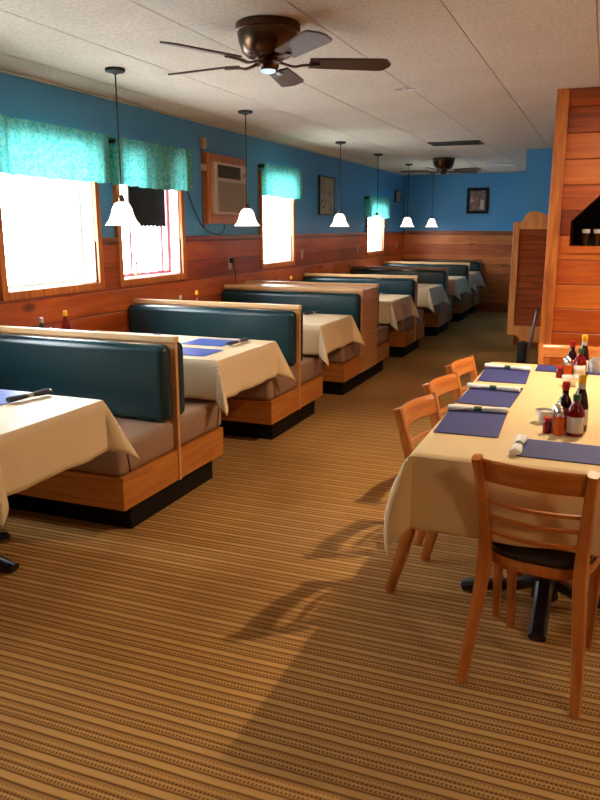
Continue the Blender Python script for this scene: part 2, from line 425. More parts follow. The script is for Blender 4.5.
# ------------------------------------------------------------------ windows and valances
def window(n, w, two=False):
    y0, y1, z0, z1 = w
    r = sroot('window_%d' % n)
    b = nb(); f = .052; x0, x1 = XL + .001, XL + .036
    box(b, x0, x1, y0 - f, y0, z0 - f, z1 + f, .004); box(b, x0, x1, y1, y1 + f, z0 - f, z1 + f, .004)
    box(b, x0, x1, y0, y1, z1, z1 + f, .004); box(b, x0, x1, y0, y1, z0 - f, z0, .004)
    obj('window_frame', b, M['pine_trim'], r)
    b = nb()
    for a, c, d, e in ((y0, y0 + .006, z0, z1), (y1 - .006, y1, z0, z1), (y0, y1, z0, z0 + .006), (y0, y1, z1 - .006, z1)):
        box(b, XL - .16, XL, a, c, d, e)
    obj('jamb', b, M['white_jamb'], r)
    b = nb(); s = .03; xa, xb = XL - .13, XL - .10
    box(b, xa, xb, y0 + .006, y0 + s, z0 + .006, z1 - .006); box(b, xa, xb, y1 - s, y1 - .006, z0 + .006, z1 - .006)
    box(b, xa, xb, y0 + s, y1 - s, z0 + .006, z0 + s); box(b, xa, xb, y0 + s, y1 - s, z1 - s, z1 - .006)
    if two:
        box(b, xa, xb, y0 + .30, y0 + .325, z0 + s, z1 - s)
        box(b, xa - .01, xb + .012, y1 - .16, y1 - .13, z0 + s, z1 - s)
    obj('sash', b, M['red_sash'] if two else M['white_sash'], r)
    obj('pane', box(nb(), XL - .118, XL - .114, y0 + s, y1 - s, z0 + s, z1 - s), M['glass'], r)
    return r
window(1, WIN[0]); window(2, WIN[1], True); window(3, WIN[2]); window(4, WIN[3]); window(5, WIN[4])
def valance(y0, y1, z0, z1, label):
    t = thing('window_valance', label, 'valance', (XL, (y0 + y1) / 2, z0), 0, 'teal valances over the windows')
    h = (y1 - y0) / 2; Hh = z1 - z0; bm = nb(); n = 90; m = 7; rows = []
    ph = random.random() * 6
    for j in range(m + 1):
        v = j / m; row = []
        for i in range(n + 1):
            u = i / n; y = -h + 2 * h * u
            x = .096 + .009 * math.sin(u * (y1 - y0) * 58 + ph + .7 * math.sin(u * 9)) * (.5 + .6 * (1 - v)) + .006 * math.sin(u * 31)
            row.append(bm.verts.new((x, y, Hh * v + (0.004 * math.sin(u * 40) - .008 * math.sin(u * PI) if j == 0 else 0))))
        rows.append(row)
    for a, c in zip(rows, rows[1:]):
        for i in range(n): bm.faces.new((a[i], a[i + 1], c[i + 1], c[i]))
    for s in (0, -1):   # side returns to the wall
        e = [r[s] for r in rows]; q = [bm.verts.new((.008, v.co.y, v.co.z)) for v in e]
        for i in range(m): bm.faces.new((e[i], e[i + 1], q[i + 1], q[i]))
    obj('fabric', bm, M['valance'], t, True)
    b = nb(); tube(b, [(.066, -h - .002, Hh - .03), (.066, h + .002, Hh - .03)], .008, 10)
    for s in (-1, 1): box(b, .001, .074, s * (h + .002) - .006, s * (h + .002) + .006, Hh - .045, Hh - .015)
    obj('curtain_rod', b, M['dark'], t, True)
    return t
valance(3.70, 4.86, 1.825, 2.165, 'teal print valance over the nearest large window at left')
valance(4.98, 6.09, 1.82, 2.165, 'teal print valance over the window with the black shade')
valance(7.68, 8.74, 1.84, 2.18, 'teal print valance over the window past the air conditioner')
valance(11.60, 12.86, 1.66, 1.985, 'small teal valance over the farthest window')
valance(1.85, 3.1, 1.825, 2.165, 'teal valance over the window left of the frame')
# black shade in window 2
t = thing('roller_blind', 'short black blind hanging in the upper half of the second window', 'blind', (XL - .06, 5.58, 2.05))
bm = nb(); k = 9
pts = [(-.27, -.0), (.27, -.0), (.27, -.53)]
for i in range(k * 2): pts.append((.27 - .54 * (i + .5) / (k * 2), -.53 - (.012 if i % 2 == 0 else 0)))
pts.append((-.27, -.53)); prism(bm, pts, 'x', -.004, .004)
obj('blind_fabric', bm, M['kick'], t); obj('roller', tube(nb(), [(0, -.28, -.015), (0, .28, -.015)], .014, 12), M['dark'], t, True)
# small bottle on sill
t = thing('sill_figurine', 'tiny pale ornament standing on the second window sill', 'ornament', (XL - .05, 5.36, 1.107))
obj('body', lathe(nb(), [(.012, 0), (.016, .01), (.010, .05), (.014, .075), (.006, .095)], 12), M['plate'], t, True)
obj('head', lathe(nb(), [(.004, .093), (.011, .102), (.010, .116), (.002, .124)], 12), M['dark'], t, True)

# ------------------------------------------------------------------ air conditioner
t = thing('air_conditioner', 'beige air conditioner set in a wooden frame high on the blue wall', 'air conditioner', (XL, 6.86, 1.54))
b = nb(); W2, Hh = .415, .645
for a, c, d, e in ((-W2, -W2 + .085, 0, Hh), (W2 - .035, W2, 0, Hh), (-W2 + .085, W2 - .035, Hh - .075, Hh), (-W2 + .085, W2 - .035, 0, .09)):
    box(b, .002, .045, a, c, d, e, .004)
obj('wood_frame', b, M['pine_trim'], t)
b = nb(); ya, yb, zc, zd = -.33, .38, .09, .57
box(b, .002, .085, ya, yb, zc, zd, .012)
obj('casing', b, M['ac'], t)
b = nb()
for i in range(7): box(b, .083, .096, ya + .06, ya + .52, .435 + i * .016, .435 + i * .016 + .007)
for i in range(9): box(b, .083, .095, ya + .06 + i * .0575 - .003, ya + .06 + i * .0575 + .003, .43, .54)
obj('air_outlet', b, M['ac_dark'], t)
obj('outlet_recess', box(nb(), .080, .0865, ya + .055, ya + .53, .428, .545), M['vent'], t)
b = nb()
box(b, .083, .090, ya + .055, yb - .03, .115, .395)
for i in range(16): box(b, .089, .097, ya + .06, yb - .035, .122 + i * .017, .122 + i * .017 + .008)
obj('intake_grille', b, M['ac_grille'], t)
k_ = obj('control_knob', lathe(nb(), [(.022, 0), (.020, .014), (.001, .016)], 16), M['ac_grille'], t, True)
k_.rotation_euler = (0, PI / 2, 0); k_.location = (.083, yb - .09, .48)
t = thing('wall_sensor', 'small beige sensor box high on the blue wall above the conduit', 'sensor', (XL, 6.43, 2.215))
obj('housing', box(nb(), .001, .045, -.03, .03, 0, .10, .01), M['plate'], t)
t = thing('cable_conduit', 'thin brown conduit running down beside the framed air conditioner', 'conduit', (XL, 6.42, 1.5))
obj('pipe', tube(nb(), [(.013, 0, 0), (.013, 0, .71)], .010, 8), M['pine_trim_dark'], t, True)
obj('junction_box', box(nb(), .001, .04, -.022, .022, .52, .58, .004), M['plate'], t)
cab = nb(); tube(cab, spline([(.012, 0, .0), (.012, .12, -.04), (.012, .3, -.06), (.012, .4, -.02), (.012, .42, .03)], 6), .004, 6)
obj('cable', cab, M['dark'], t, True)
cab = nb(); tube(cab, spline([(.012, -.31, .36), (.012, -.2, .2), (.012, -.08, .06), (.012, 0, .0)], 6), .004, 6)
obj('cable', cab, M['dark'], t, True)

# outlets
def outlet(y, z, label, plug=False):
    t = thing('wall_outlet', label, 'outlet', (XL + .018, y, z), 0, 'outlets in the pine wainscot')
    obj('plate', box(nb(), .0005, .007, -.036, .036, -.058, .058, .003), M['plate'], t)
    if plug:
        b = nb(); box(b, .007, .045, -.022, .026, .005, .055, .008); obj('plug', b, M['dark'], t)
        b = nb(); tube(b, spline([(.03, 0, .01), (.035, .04, -.04), (.02, .09, -.09), (.012, .1, -.2)], 5), .004, 6); obj('cord', b, M['dark'], t, True)
    return t
outlet(6.92, 1.15, 'wall outlet with a black plug below the air conditioner', True)
outlet(8.915, 1.18, 'plain ivory outlet plate just past the third window')
outlet(11.25, 1.20, 'plain ivory outlet plate just before the farthest window')
outlet(13.6, 1.20, 'plain ivory outlet plate by the far left corner')

# pictures
t = thing('wall_poster', 'tall tan unframed poster on the blue wall past the third window', 'poster', (XL, 9.82, 1.68))
obj('canvas', box(nb(), .001, .028, -.285, .285, 0, .48, .003), M['poster'], t)
obj('edge_frame', holed(nb(), .001, .034, -.297, .297, -.012, .492, [(-.283, .283, .002, .478)]), M['vent'], t)
t = thing('wall_plaque', 'small tan plaque on the blue wall near the far corner', 'plaque', (XL, 13.62, 1.96))
obj('board', box(nb(), .001, .02, -.17, .17, 0, .19, .003), M['poster'], t)
obj('edge_frame', holed(nb(), .001, .026, -.182, .182, -.012, .202, [(-.168, .168, .002, .188)]), M['dark'], t)
t = thing('framed_picture', 'black framed picture hanging on the far blue wall', 'picture', (-2.195, YF, 1.752))
b = nb()
for a, c, d, e in ((-.192, -.14, 0, .45), (.14, .192, 0, .45), (-.14, .14, 0, .055), (-.14, .14, .395, .45)): box(b, a, c, -.03, -.001, d, e, .004)
obj('frame', b, M['kick'], t)
obj('print', box(nb(), -.14, .14, -.016, -.002, .055, .395), M['photo'], t)
obj('flower', lathe(nb(), [(.001, .0), (.022, .006), (.001, .012)], 10, (0.02, -.02, .09)), M['white'], t, True)
obj('figure', box(nb(), .05, .11, -.019, -.0165, .08, .24), M['grey_napkin'], t)

# ------------------------------------------------------------------ booth benches
BX0, BX1 = XL + .02, -2.08
def cushion(bm, x0, x1, y0, y1, z0, z1, r=.03, nx=6, crown=.012):
    box(bm, x0, x1, y0, y1, z0, z1, r, 4); return bm
def bench(label, yc, gap=0.0, near=True, far=True, dark=False, cap='cap', full=.93):
    t = thing('booth_bench', label, 'booth bench', (0, yc, 0), 0, 'green booth benches along the left wall')
    h = .525; g = gap / 2; V = M['vinyl_shaded'] if dark else M['vinyl']
    ya = -(g + h) if near else -g - .015; yb = (g + h) if far else g + .015
    obj('kick_plinth', box(nb(), BX0, BX1 - .05, ya + .12 if near else ya, yb - .06 if far else yb, 0, .145), M['kick'], t)
    obj('base_panel', box(nb(), BX0, BX1, ya, yb, .145, .315, .003), M['oak_panel'], t)
    if gap:
        b = nb(); box(b, BX0, BX1 + .006, -g - .015, g + .015, .145, .93, .003)
        obj('back_panel', b, M['oak_side'], t)
        obj('cap_rail', box(nb(), BX0, BX1 + .01, -g - .03, -g + .03, .915, .945, .004), M[cap], t)
        obj('cap_rail', box(nb(), BX0, BX1 + .01, g - .03, g + .03, .925, .955, .004), M[cap], t)
    else:
        y1_, y2_ = (-.012, .012)
        obj('back_panel', box(nb(), BX0, BX1 + .008, y1_, y2_, .145, .91, .002), M['oak_side'], t)
        obj('cap_rail', box(nb(), BX0, BX1 + .012, -.024, .024, .907, .94, .004), M[cap], t)
    for s, on in ((-1, near), (1, far)):
        if not on: continue
        e = g + .012
        yy = sorted((s * (e + .005), s * (g + h + .012)))
        c = nb(); box(c, BX0, BX1 - .004, yy[0], yy[1], .316, .485, .035, 4)
        sc_ = obj('seat_cushion', c, M['taupe'], t, True)
        p = nb(); yo = s * (g + h - .05)
        tube(p, [(BX1 - .10, yo + s * .02, .487), (BX1 - .02, yo + s * .01, .478), (BX1 - .003, yo, .44), (BX1 - .002, yo - s * .02, .33)], .004, 6)
        obj('piping', p, M['piping'], sc_, True)
        yy = sorted((s * (e + .001), s * (e + .105)))
        c = nb(); box(c, BX0, BX1 - .002, yy[0], yy[1], .487, .905, .045, 6)
        bc = obj('back_cushion', c, V, t, True)
    return t
BEN = [3.42, 5.20, 7.055, 9.02, 10.96, 12.80, 14.055]
bench('nearest green-backed booth bench, beside the first booth table', BEN[0])
bench('second green-backed booth bench from the camera, behind the second cloth table', BEN[1])
bench('third booth bench from the camera, with the thick double wooden back', BEN[2], gap=.49)
bench('fourth booth bench from the camera, green back with a pale cap', BEN[3])
bench('fifth booth bench from the camera, shade-darkened green back with a brown cap', BEN[4], dark=True, cap='cap_dark')
bench('sixth booth bench from the camera, shade-darkened green back with a pale cap', BEN[5], dark=True)
bench('farthest booth bench, set against the far pine wainscot', BEN[6], far=False, dark=True, cap='cap_dark')

# ------------------------------------------------------------------ tables
def pedestal(t, h, arms, ax=(1, 1)):
    b = nb(); lathe(b, [(.05, .03), (.045, .1), (.038, .14), (.038, h - .06), (.05, h - .03), (.05, h - .012)], 20)
    obj('column', b, M['black'], t, True)
    for k in range(4):
        a = k * PI / 2; L = arms[k % 2]
        d = Vector((math.cos(a), math.sin(a), 0)); s = Vector((-math.sin(a), math.cos(a), 0))
        b = nb()
        path = spline([d * .03 + Vector((0, 0, .075)), d * (L * .5) + Vector((0, 0, .055)), d * (L * .85) + Vector((0, 0, .032)), d * L + Vector((0, 0, .022))], 4)
        ws = [1.15 - .25 * i / (len(path) - 1) for i in range(len(path))]
        sweep(b, path, .062, .042, s, 10, 3, ws)
        obj('foot', b, M['black'], t, True)
    obj('top_bracket', box(nb(), -.2, .2, -.05, .05, h - .012, h, .003), M['black'], t)

def drape_mesh(hx, hy, over, ohx0=None, bulge=None, tilt=3, ear=36, seed=0, cell=.025, amp=.007):
    """cloth over a rectangle (half sizes hx, hy); ohx0 = overhang on the -x side"""
    rnd = random.Random(seed); bm = nb()
    ph = [rnd.random() * 6.3 for _ in range(8)]
    o0 = over if ohx0 is None else ohx0
    def axis(h0, h1, a, b):
        n0 = max(1, round(a / cell)); n1 = max(1, round(b / cell)); nm = max(2, round((h1 - h0) / (cell * 2)))
        return [h0 - a + a * i / n0 for i in range(n0)] + [h0 + (h1 - h0) * i / nm for i in range(nm)] + [h1 + b * i / n1 for i in range(n1 + 1)]
    xs = axis(-hx, hx, o0, over); ys = axis(-hy, hy, over, over)
    T = math.radians(tilt)
    def hang(d, tl):   # rounded edge then hang
        r = .010
        if d < r * PI / 2: a = d / r; return r * math.sin(a), -r * (1 - math.cos(a))
        e = d - r * PI / 2; return r + math.sin(tl) * e, -r - math.cos(tl) * e
    def f(u, v):
        cx = max(-hx, min(hx, u)); cy = max(-hy, min(hy, v)); dx, dy = u - cx, v - cy
        if dx == 0 and dy == 0: return (u, v, 0)
        if dx != 0 and dy != 0:
            r = math.hypot(dx, dy); th = math.atan2(abs(dy), abs(dx)) / (PI / 2)
            k = 1 - abs(2 * th - 1); k = math.sin(PI * th) if bulge else k * k * (3 - 2 * k) * .6 + k * .4
            tl = T + math.radians(ear) * k
            az = th * PI / 2
            h, z = hang(r, tl)
            if bulge:
                R_ = over * 1.414; q = min(1, r / R_)
                h += k * (bulge[0] * math.sin(PI * min(1, q * 1.05)) ** .8 if q < .95 else 0) + k * bulge[1] * q
            return (cx + math.copysign(1, dx) * h * math.cos(az), cy + math.copysign(1, dy) * h * math.sin(az), z)
        d = abs(dx) + abs(dy); h, z = hang(d, T)
        s = v if dx != 0 else u; L = hy if dx != 0 else hx; si = 0 if dx > 0 else 1 if dx < 0 else 2 if dy > 0 else 3
        fade = min(1, max(0, (L - abs(s)) / .12))
        w = amp * (d / over) * (math.sin(s * 17 + ph[si]) + .6 * math.sin(s * 31 + ph[si + 4])) * fade
        h += w + amp * 1.0 * (d / over) * fade
        return (cx + (math.copysign(h, dx) if dx != 0 else 0), cy + (math.copysign(h, dy) if dy != 0 else 0), z)
    G = [[bm.verts.new(f(u, v)) for v in ys] for u in xs]
    for i in range(len(xs) - 1):
        for j in range(len(ys) - 1): bm.faces.new((G[i][j], G[i + 1][j], G[i + 1][j + 1], G[i][j + 1]))
    return bm
def cloth(bm, loc, mat, label, group):
    o = obj('tablecloth', bm, mat, None, True, loc); tag(o, label, 'tablecloth', group)
    m = o.modifiers.new('thick', 'SOLIDIFY'); m.thickness = .0022; m.offset = 1
    return o

BT = [2.40, 4.26, 5.97, 8.16, 9.99, 11.88, 13.43]
BW = [.33, .42, .40, .42, .42, .42, .38]
TX0, TX1 = XL + .025, -2.05
WHERE = ['nearest booth table, at the left edge', 'second booth table, behind the nearest green bench', 'third booth table from the camera', 'fourth booth table, behind the double-backed bench',
         'fifth booth table from the camera', 'sixth booth table from the camera', 'farthest booth table by the far wall']
ZT = .742
tcx = (TX0 + TX1) / 2; thx = (TX1 - TX0) / 2
for i, (y, hw) in enumerate(zip(BT, BW)):
    t = thing('booth_table', 'pedestal table under the cloth of the ' + WHERE[i], 'table', (tcx, y, 0), 0, 'booth tables')
    obj('table_top', box(nb(), -thx, thx - .003, -hw + .003, hw - .003, ZT - .035, ZT - .003, .004), M['oak_side'], t)
    for s in (-.37, .16):
        p = nb(); lathe(p, [(.05, .03), (.045, .1), (.038, .14), (.038, .66), (.05, .69), (.05, ZT - .037)], 16, (s, 0, 0)); obj('column', p, M['black'], t, True)
        for k in range(4):
            a = k * PI / 2; d = Vector((math.cos(a), math.sin(a), 0)); sd = Vector((-math.sin(a), math.cos(a), 0)); L = .30 if k % 2 == 0 else (.17 if i == 6 else .27)
            q = nb(); o_ = Vector((s, 0, 0))
            sweep(q, spline([o_ + d * .03 + Vector((0, 0, .07)), o_ + d * (L * .5) + Vector((0, 0, .05)), o_ + d * L + Vector((0, 0, .022))], 4), .06, .04, sd, 8, 3)
            obj('foot', q, M['black'], t, True)
    cl = cloth(drape_mesh(thx, hw, .24, ohx0=.004, seed=i, ear=25, tilt=2), (tcx, y, ZT), M['cloth'], 'cream cloth draped over the ' + WHERE[i], 'cream cloths on the booth tables')

# right-hand table
RX, RY, RHX, RHY = -.125, 3.385, .425, .965; ZR = .75
t = thing('dining_table', 'long dining table under the cream cloth at right', 'table', (RX, RY, 0))
obj('table_top', box(nb(), -RHX + .003, RHX - .003, -RHY + .003, RHY - .003, ZR - .035, ZR - .003, .004), M['oak_side'], t)
for s in (-.40, .5):
    p = nb(); lathe(p, [(.055, .03), (.05, .1), (.042, .14), (.042, .64), (.055, .69), (.055, ZR - .037)], 18, (.01, s, 0)); obj('column', p, M['black'], t, True)
    for k in range(4):
        a = k * PI / 2; d = Vector((math.cos(a), math.sin(a), 0)); sd = Vector((-math.sin(a), math.cos(a), 0)); L = .33
        q = nb(); o_ = Vector((.01, s, 0))
        sweep(q, spline([o_ + d * .03 + Vector((0, 0, .1)), o_ + d * (L * .4) + Vector((0, 0, .06)), o_ + d * (L * .85) + Vector((0, 0, .035)), o_ + d * L + Vector((0, 0, .022))], 4), .065, .042, sd, 10, 3)
        obj('foot', q, M['black'], t, True)
cloth(drape_mesh(RHX, RHY, .27, seed=21, cell=.012, ear=6, bulge=(.045, .03), tilt=2, amp=.006), (RX, RY, ZR), M['cloth_r'], 'large cream tablecloth over the long table at right', None)

# ------------------------------------------------------------------ chairs
def make_chair(label):
    t = thing('dining_chair', label, 'chair')
    for s in (-1, 1):
        path = spline([(s * .184, -.268, 0), (s * .176, -.235, .13), (s * .163, -.20, .28), (s * .153, -.186, .42), (s * .156, -.197, .56), (s * .166, -.232, .70), (s * .175, -.26, .795)], 5)
        n = len(path); ws = [.85 + .3 * math.sin(PI * min(1, i / (n - 1) * 1.15)) for i in range(n)]
        b = nb(); sweep(b, path, .038, .045, (1, 0, 0), 12, 4, ws); obj('rear_leg', b, M['chair'], t, True)
    for s in (-1, 1):
        b = nb(); sweep(b, [(s * .142, .18, 0), (s * .147, .176, .2), (s * .15, .17, .43)], .036, .034, (1, 0, 0), 12, 4, [.8, .95, 1.15])
        obj('front_leg', b, M['chair'], t, True)
    # seat ring (rounded square) and cushion
    def outline(k, z, n=40, p=3.4):
        out = []
        for i in range(n):
            a = 2 * PI * i / n; ca, sa = math.cos(a), math.sin(a); q = (abs(ca) ** p + abs(sa) ** p) ** (-1 / p)
            wx = (.178 + .016 * (sa * q)) * k; wy = .188 * k
            out.append((ca * q * wx, .002 + sa * q * wy, z))
        return out
    def loft(bm, rings):
        R = [[bm.verts.new(p) for p in r] for r in rings]; n = len(R[0])
        for a, c in zip(R, R[1:]):
            for i in range(n): bm.faces.new((a[i], a[(i + 1) % n], c[(i + 1) % n], c[i]))
        bm.faces.new(R[0][::-1]); bm.faces.new(R[-1])
    b = nb(); loft(b, [outline(.92, .398), outline(.985, .402), outline(1, .41), outline(1, .432), outline(.985, .438)]); obj('seat_frame', b, M['chair'], t, True)
    b = nb(); loft(b, [outline(.95, .438), outline(.975, .446), outline(.97, .458), outline(.9, .468), outline(.6, .474)]); obj('seat', b, M['seat'], t, True)
    def arc(zc, y0, depth, w, hgt, th, name, n=18, sag=0):
        b = nb(); P = []
        for i in range(n + 1):
            u = -1 + 2 * i / n; P.append(Vector((u * w, y0 - depth * (1 - u * u), zc - sag * (1 - u * u))))
        rings = []
        for i, p in enumerate(P):
            tt = (P[min(i + 1, n)] - P[max(i - 1, 0)]).normalized(); o = Vector((-tt.y, tt.x, 0)).normalized()
            lean = Vector((0, -.30, .954)); ring = []
            for j in range(12):
                a = 2 * PI * (j + .5) / 12; ca, sa = math.cos(a), math.sin(a); q = (abs(ca) ** 4 + abs(sa) ** 4) ** -.25
                ring.append(b.verts.new(p + o * (ca * q * th / 2) + lean * (sa * q * hgt / 2)))
            rings.append(ring)
        for a, c in zip(rings, rings[1:]):
            for i in range(12): b.faces.new((a[i], a[(i + 1) % 12], c[(i + 1) % 12], c[i]))
        b.faces.new(rings[0][::-1]); b.faces.new(rings[-1]); obj(name, b, M['chair_rail'], t, True)
    arc(.752, -.236, .03, .176, .084, .018, 'top_rail')
    arc(.642, -.215, .024, .158, .017, .014, 'back_slat', sag=.004)
    arc(.590, -.203, .024, .154, .017, .014, 'back_slat', sag=.004)
    arc(.535, -.195, .024, .151, .017, .014, 'back_slat', sag=.006)
    return t
proto = make_chair('wooden ladder-back chair with a black seat at the near end of the long table')
proto['group'] = 'wooden chairs around the long table'
proto.location = (-.108, 2.545, 0); proto.rotation_euler = (0, 0, math.radians(-9))
for y, rz, lab in ((2.98, -101, 'wooden chair nearest the camera on the aisle side of the long table'),
                   (3.50, -101, 'middle wooden chair on the aisle side of the long table'),
                   (4.03, -99, 'farthest wooden chair on the aisle side of the long table')):
    copy_tree(proto, (-.43, y, 0), math.radians(rz), lab)
copy_tree(proto, (-.15, 4.62, 0), math.radians(180), 'wooden chair at the far end of the long table, facing the camera')

# ------------------------------------------------------------------ placemats and napkin rolls
def placemat(x, y, w, d, z, mat, label, rz=0, group='placemats', curl=0):
    bm = nb(); n = 10; R = []
    for i in range(n + 1):
        u = -w / 2 + w * i / n; row = []
        for j in range(n + 1):
            v = -d / 2 + d * j / n
            row.append(bm.verts.new((u, v, .0012 + curl * max(0, (u / w) * (v / d) * 4) ** 4)))
        R.append(row)
    for i in range(n):
        for j in range(n): bm.faces.new((R[i][j], R[i + 1][j], R[i + 1][j + 1], R[i][j + 1]))
    o = obj('placemat', bm, mat, None, False, (x, y, z + .0032)); o.rotation_euler = (0, 0, rz); tag(o, label, 'placemat', group)
    m = o.modifiers.new('thick', 'SOLIDIFY'); m.thickness = .002; m.offset = 0
    return o
def roll_mesh(L, r0, seed):
    rnd = random.Random(seed); bm = nb(); P = []; n = 22
    prof = []
    for i in range(n + 1):
        u = i / n; r = r0 * (1 + .18 * math.cos(u * 2 * PI) + .05 * rnd.uniform(-1, 1))
        if abs(u - .5) < .09: r = r0 * .78
        if i in (0, n): r *= .8
        prof.append((r, -L / 2 + L * u))
    rings = []; seg = 16
    for r, x in prof:
        ring = []
        for j in range(seg):
            a = 2 * PI * j / seg; rr = r * (1 + .06 * math.sin(3 * a + x * 30))
            ring.append(bm.verts.new((x, rr * 1.25 * math.cos(a), r0 * .95 + rr * .78 * math.sin(a))))
        rings.append(ring)
    for a, c in zip(rings, rings[1:]):
        for j in range(seg): bm.faces.new((a[j], a[(j + 1) % seg], c[(j + 1) % seg], c[j]))
    bm.faces.new(rings[0][::-1]); bm.faces.new(rings[-1]); return bm
def band_mesh(r0, wd):
    bm = nb(); rings = []
    for x in (-wd / 2, wd / 2):
        rings.append([bm.verts.new((x, r0 * 1.02 * math.cos(2 * PI * j / 20), r0 * .95 + r0 * .70 * math.sin(2 * PI * j / 20))) for j in range(20)])
    for j in range(20): bm.faces.new((rings[0][j], rings[0][(j + 1) % 20], rings[1][(j + 1) % 20], rings[1][j]))
    bm.faces.new(rings[0][::-1]); bm.faces.new(rings[1]); return bm
def napkin(x, y, z, rz, label, L=.225, r=.0155, group='rolled napkins', mats=('napkin', 'band'), ends=False):
    t = thing('napkin_roll', label, 'napkin', (x, y, z), rz, group)
    obj('cloth_roll', roll_mesh(L, r, int(abs(x * 1000 + y * 100))), M[mats[0]], t, True)
    obj('paper_band', band_mesh(r * 1.0, .032), M[mats[1]], t, True)
    if ends:
        b = nb(); tube(b, [(L / 2 - .03, 0, r), (L / 2 + .02, .004, r)], .005, 8); obj('utensil_end', b, M['chrome'], t, True)
    return t
ZM = ZR + .0005
side = [('nearest', 2.925), ('middle', 3.435), ('farthest', 3.965)]
for nm, y in side:
    placemat(-.43, y - .005, .235, .42, ZM, M['mat'], 'navy placemat, %s of three along the aisle side of the long table' % nm, math.radians(2 if nm != 'middle' else -2), 'navy placemats on the long table', .004)
for nm, y, rz in (('nearest', 3.085, 6), ('middle', 3.545, -4), ('farthest', 4.115, -6)):
    napkin(-.435, y, ZR + .006, math.radians(rz), 'white napkin roll with green band on the %s aisle-side placemat of the long table' % nm, .245, .0135, 'white napkin rolls on the long table')
placemat(.0, 2.62, .44, .225, ZM, M['mat'], 'navy placemat at the near end of the long table', math.radians(-1), 'navy placemats on the long table')
napkin(-.222, 2.60, ZR + .006, math.radians(88), 'white napkin roll standing out on the near end of the long table', .20, .0145, 'white napkin rolls on the long table')
placemat(-.13, 4.235, .33, .20, ZM, M['mat'], 'navy placemat at the far end of the long table', 0, 'navy placemats on the long table')
for nm, y in (('middle', 3.44), ('farthest', 3.96)):
    placemat(.165, y, .235, .40, ZM, M['mat'], 'navy placemat, %s on the wall side of the long table' % nm, 0, 'navy placemats on the long table')
    napkin(.165, y + .14, ZR + .006, math.radians(3), 'white napkin roll on the %s wall-side placemat of the long table' % nm, .24, .0135, 'white napkin rolls on the long table')

# booth table settings
ZB = ZT + .0005
ORD = ['nearest booth table', 'second booth table', 'third booth table', 'fourth booth table']
def setting(i, x, dy, lab, roll=None, rot=0, mat='mat_blue', w=.33, d=.26):
    y = BT[i] + dy
    placemat(x, y, w, d, ZB, M[mat], 'blue placemat on the %s, %s' % (ORD[i], lab), math.radians(rot), 'blue placemats on the booth tables')
    if roll is not None:
        napkin(x + roll[0], y + roll[1], ZT + .006, math.radians(roll[2]), 'dark cutlery roll beside the %s blue placemat of the %s' % (lab, ORD[i]), .22, .015, 'dark cutlery rolls on the booth tables', roll[3], True)
DK = ('dark_napkin', 'grey_napkin')
setting(0, -2.56, .20, 'far aisle corner', (.195, .02, 80, DK), 0)
setting(1, -2.43, .195, 'far aisle corner', (.205, .0, 84, DK), 0, w=.31, d=.28)
setting(1, -2.36, -.20, 'near aisle corner', None, 0, 'mat_blue', .34, .26)
setting(1, -3.13, .19, 'far wall side', (.225, -.02, 78, DK), 0)
setting(1, -3.10, -.22, 'near wall side', None, 0)
setting(2, -2.62, .20, 'far aisle corner', (.24, .12, 70, DK), 0)
setting(2, -2.60, -.21, 'near aisle corner', None, 0)
setting(3, -2.60, .20, 'far aisle corner', (.235, .08, 76, DK), 0)
# flip some roll bands: done by material choice above

# ------------------------------------------------------------------ condiments
def bottle(label, loc, prof, mat, cap_prof, cap_mat, lab=None, labmat='label', neck=None, group='condiment bottles', cat='bottle'):
    t = thing('condiment_bottle', label, cat, loc, 0, group)
    obj('body', lathe(nb(), prof, 20), M[mat], t, True)
    obj('cap', lathe(nb(), cap_prof, 18), M[cap_mat], t, True)
    if lab:
        r, z0, z1 = lab; b = nb(); rings = []
        for z in (z0, z1): rings.append([b.verts.new(((r) * math.cos(a), (r) * math.sin(a), z)) for a in [(-2.7 + 2.2 * k / 12) for k in range(13)]])
        for k in range(12): b.faces.new((rings[0][k], rings[0][k + 1], rings[1][k + 1], rings[1][k]))
        l = obj('label', b, M[labmat], t, True); m = l.modifiers.new('t', 'SOLIDIFY'); m.thickness = .0008
    if neck:
        r, z0, z1, m_ = neck; obj('neck_label', lathe(nb(), [(r, z0), (r, z1)], 18), M[m_], t, True)
    return t
def shaker(label, loc, content, group):
    t = thing('shaker', label, 'shaker', loc, 0, group)
    obj('jar', lathe(nb(), [(.017, 0), (.021, .004), (.019, .05), (.0165, .075)], 8), M[content], t)
    obj('chrome_lid', lathe(nb(), [(.0175, .073), (.018, .085), (.0165, .098), (.009, .108), (.001, .110)], 18), M['chrome'], t, True)
    return t
ketP = [(.024, 0), (.030, .006), (.031, .05), (.029, .1), (.022, .14), (.014, .165), (.0125, .185)]
steakP = [(.024, 0), (.028, .005), (.028, .095), (.020, .118), (.0125, .13), (.012, .15)]
hotP = [(.017, 0), (.019, .003), (.019, .07), (.012, .09), (.007, .1), (.007, .115)]
def bowl(label, loc):
    t = thing('creamer_bowl', label, 'bowl', loc, 0, 'white bowls on the long table')
    obj('bowl', lathe(nb(), [(.02, 0), (.024, .004), (.037, .035), (.041, .05), (.038, .05), (.034, .035), (.02, .009), (.001, .008)], 24, cap=False), M['white'], t, True)
    for k in range(4):
        a = k * 1.6; p = obj('creamer_cup', lathe(nb(), [(.008, 0), (.0115, .018), (.014, .0185), (.001, .02)], 12), M['white'], t, True); p.location = (.016 * math.cos(a), .016 * math.sin(a), .024)
    return t
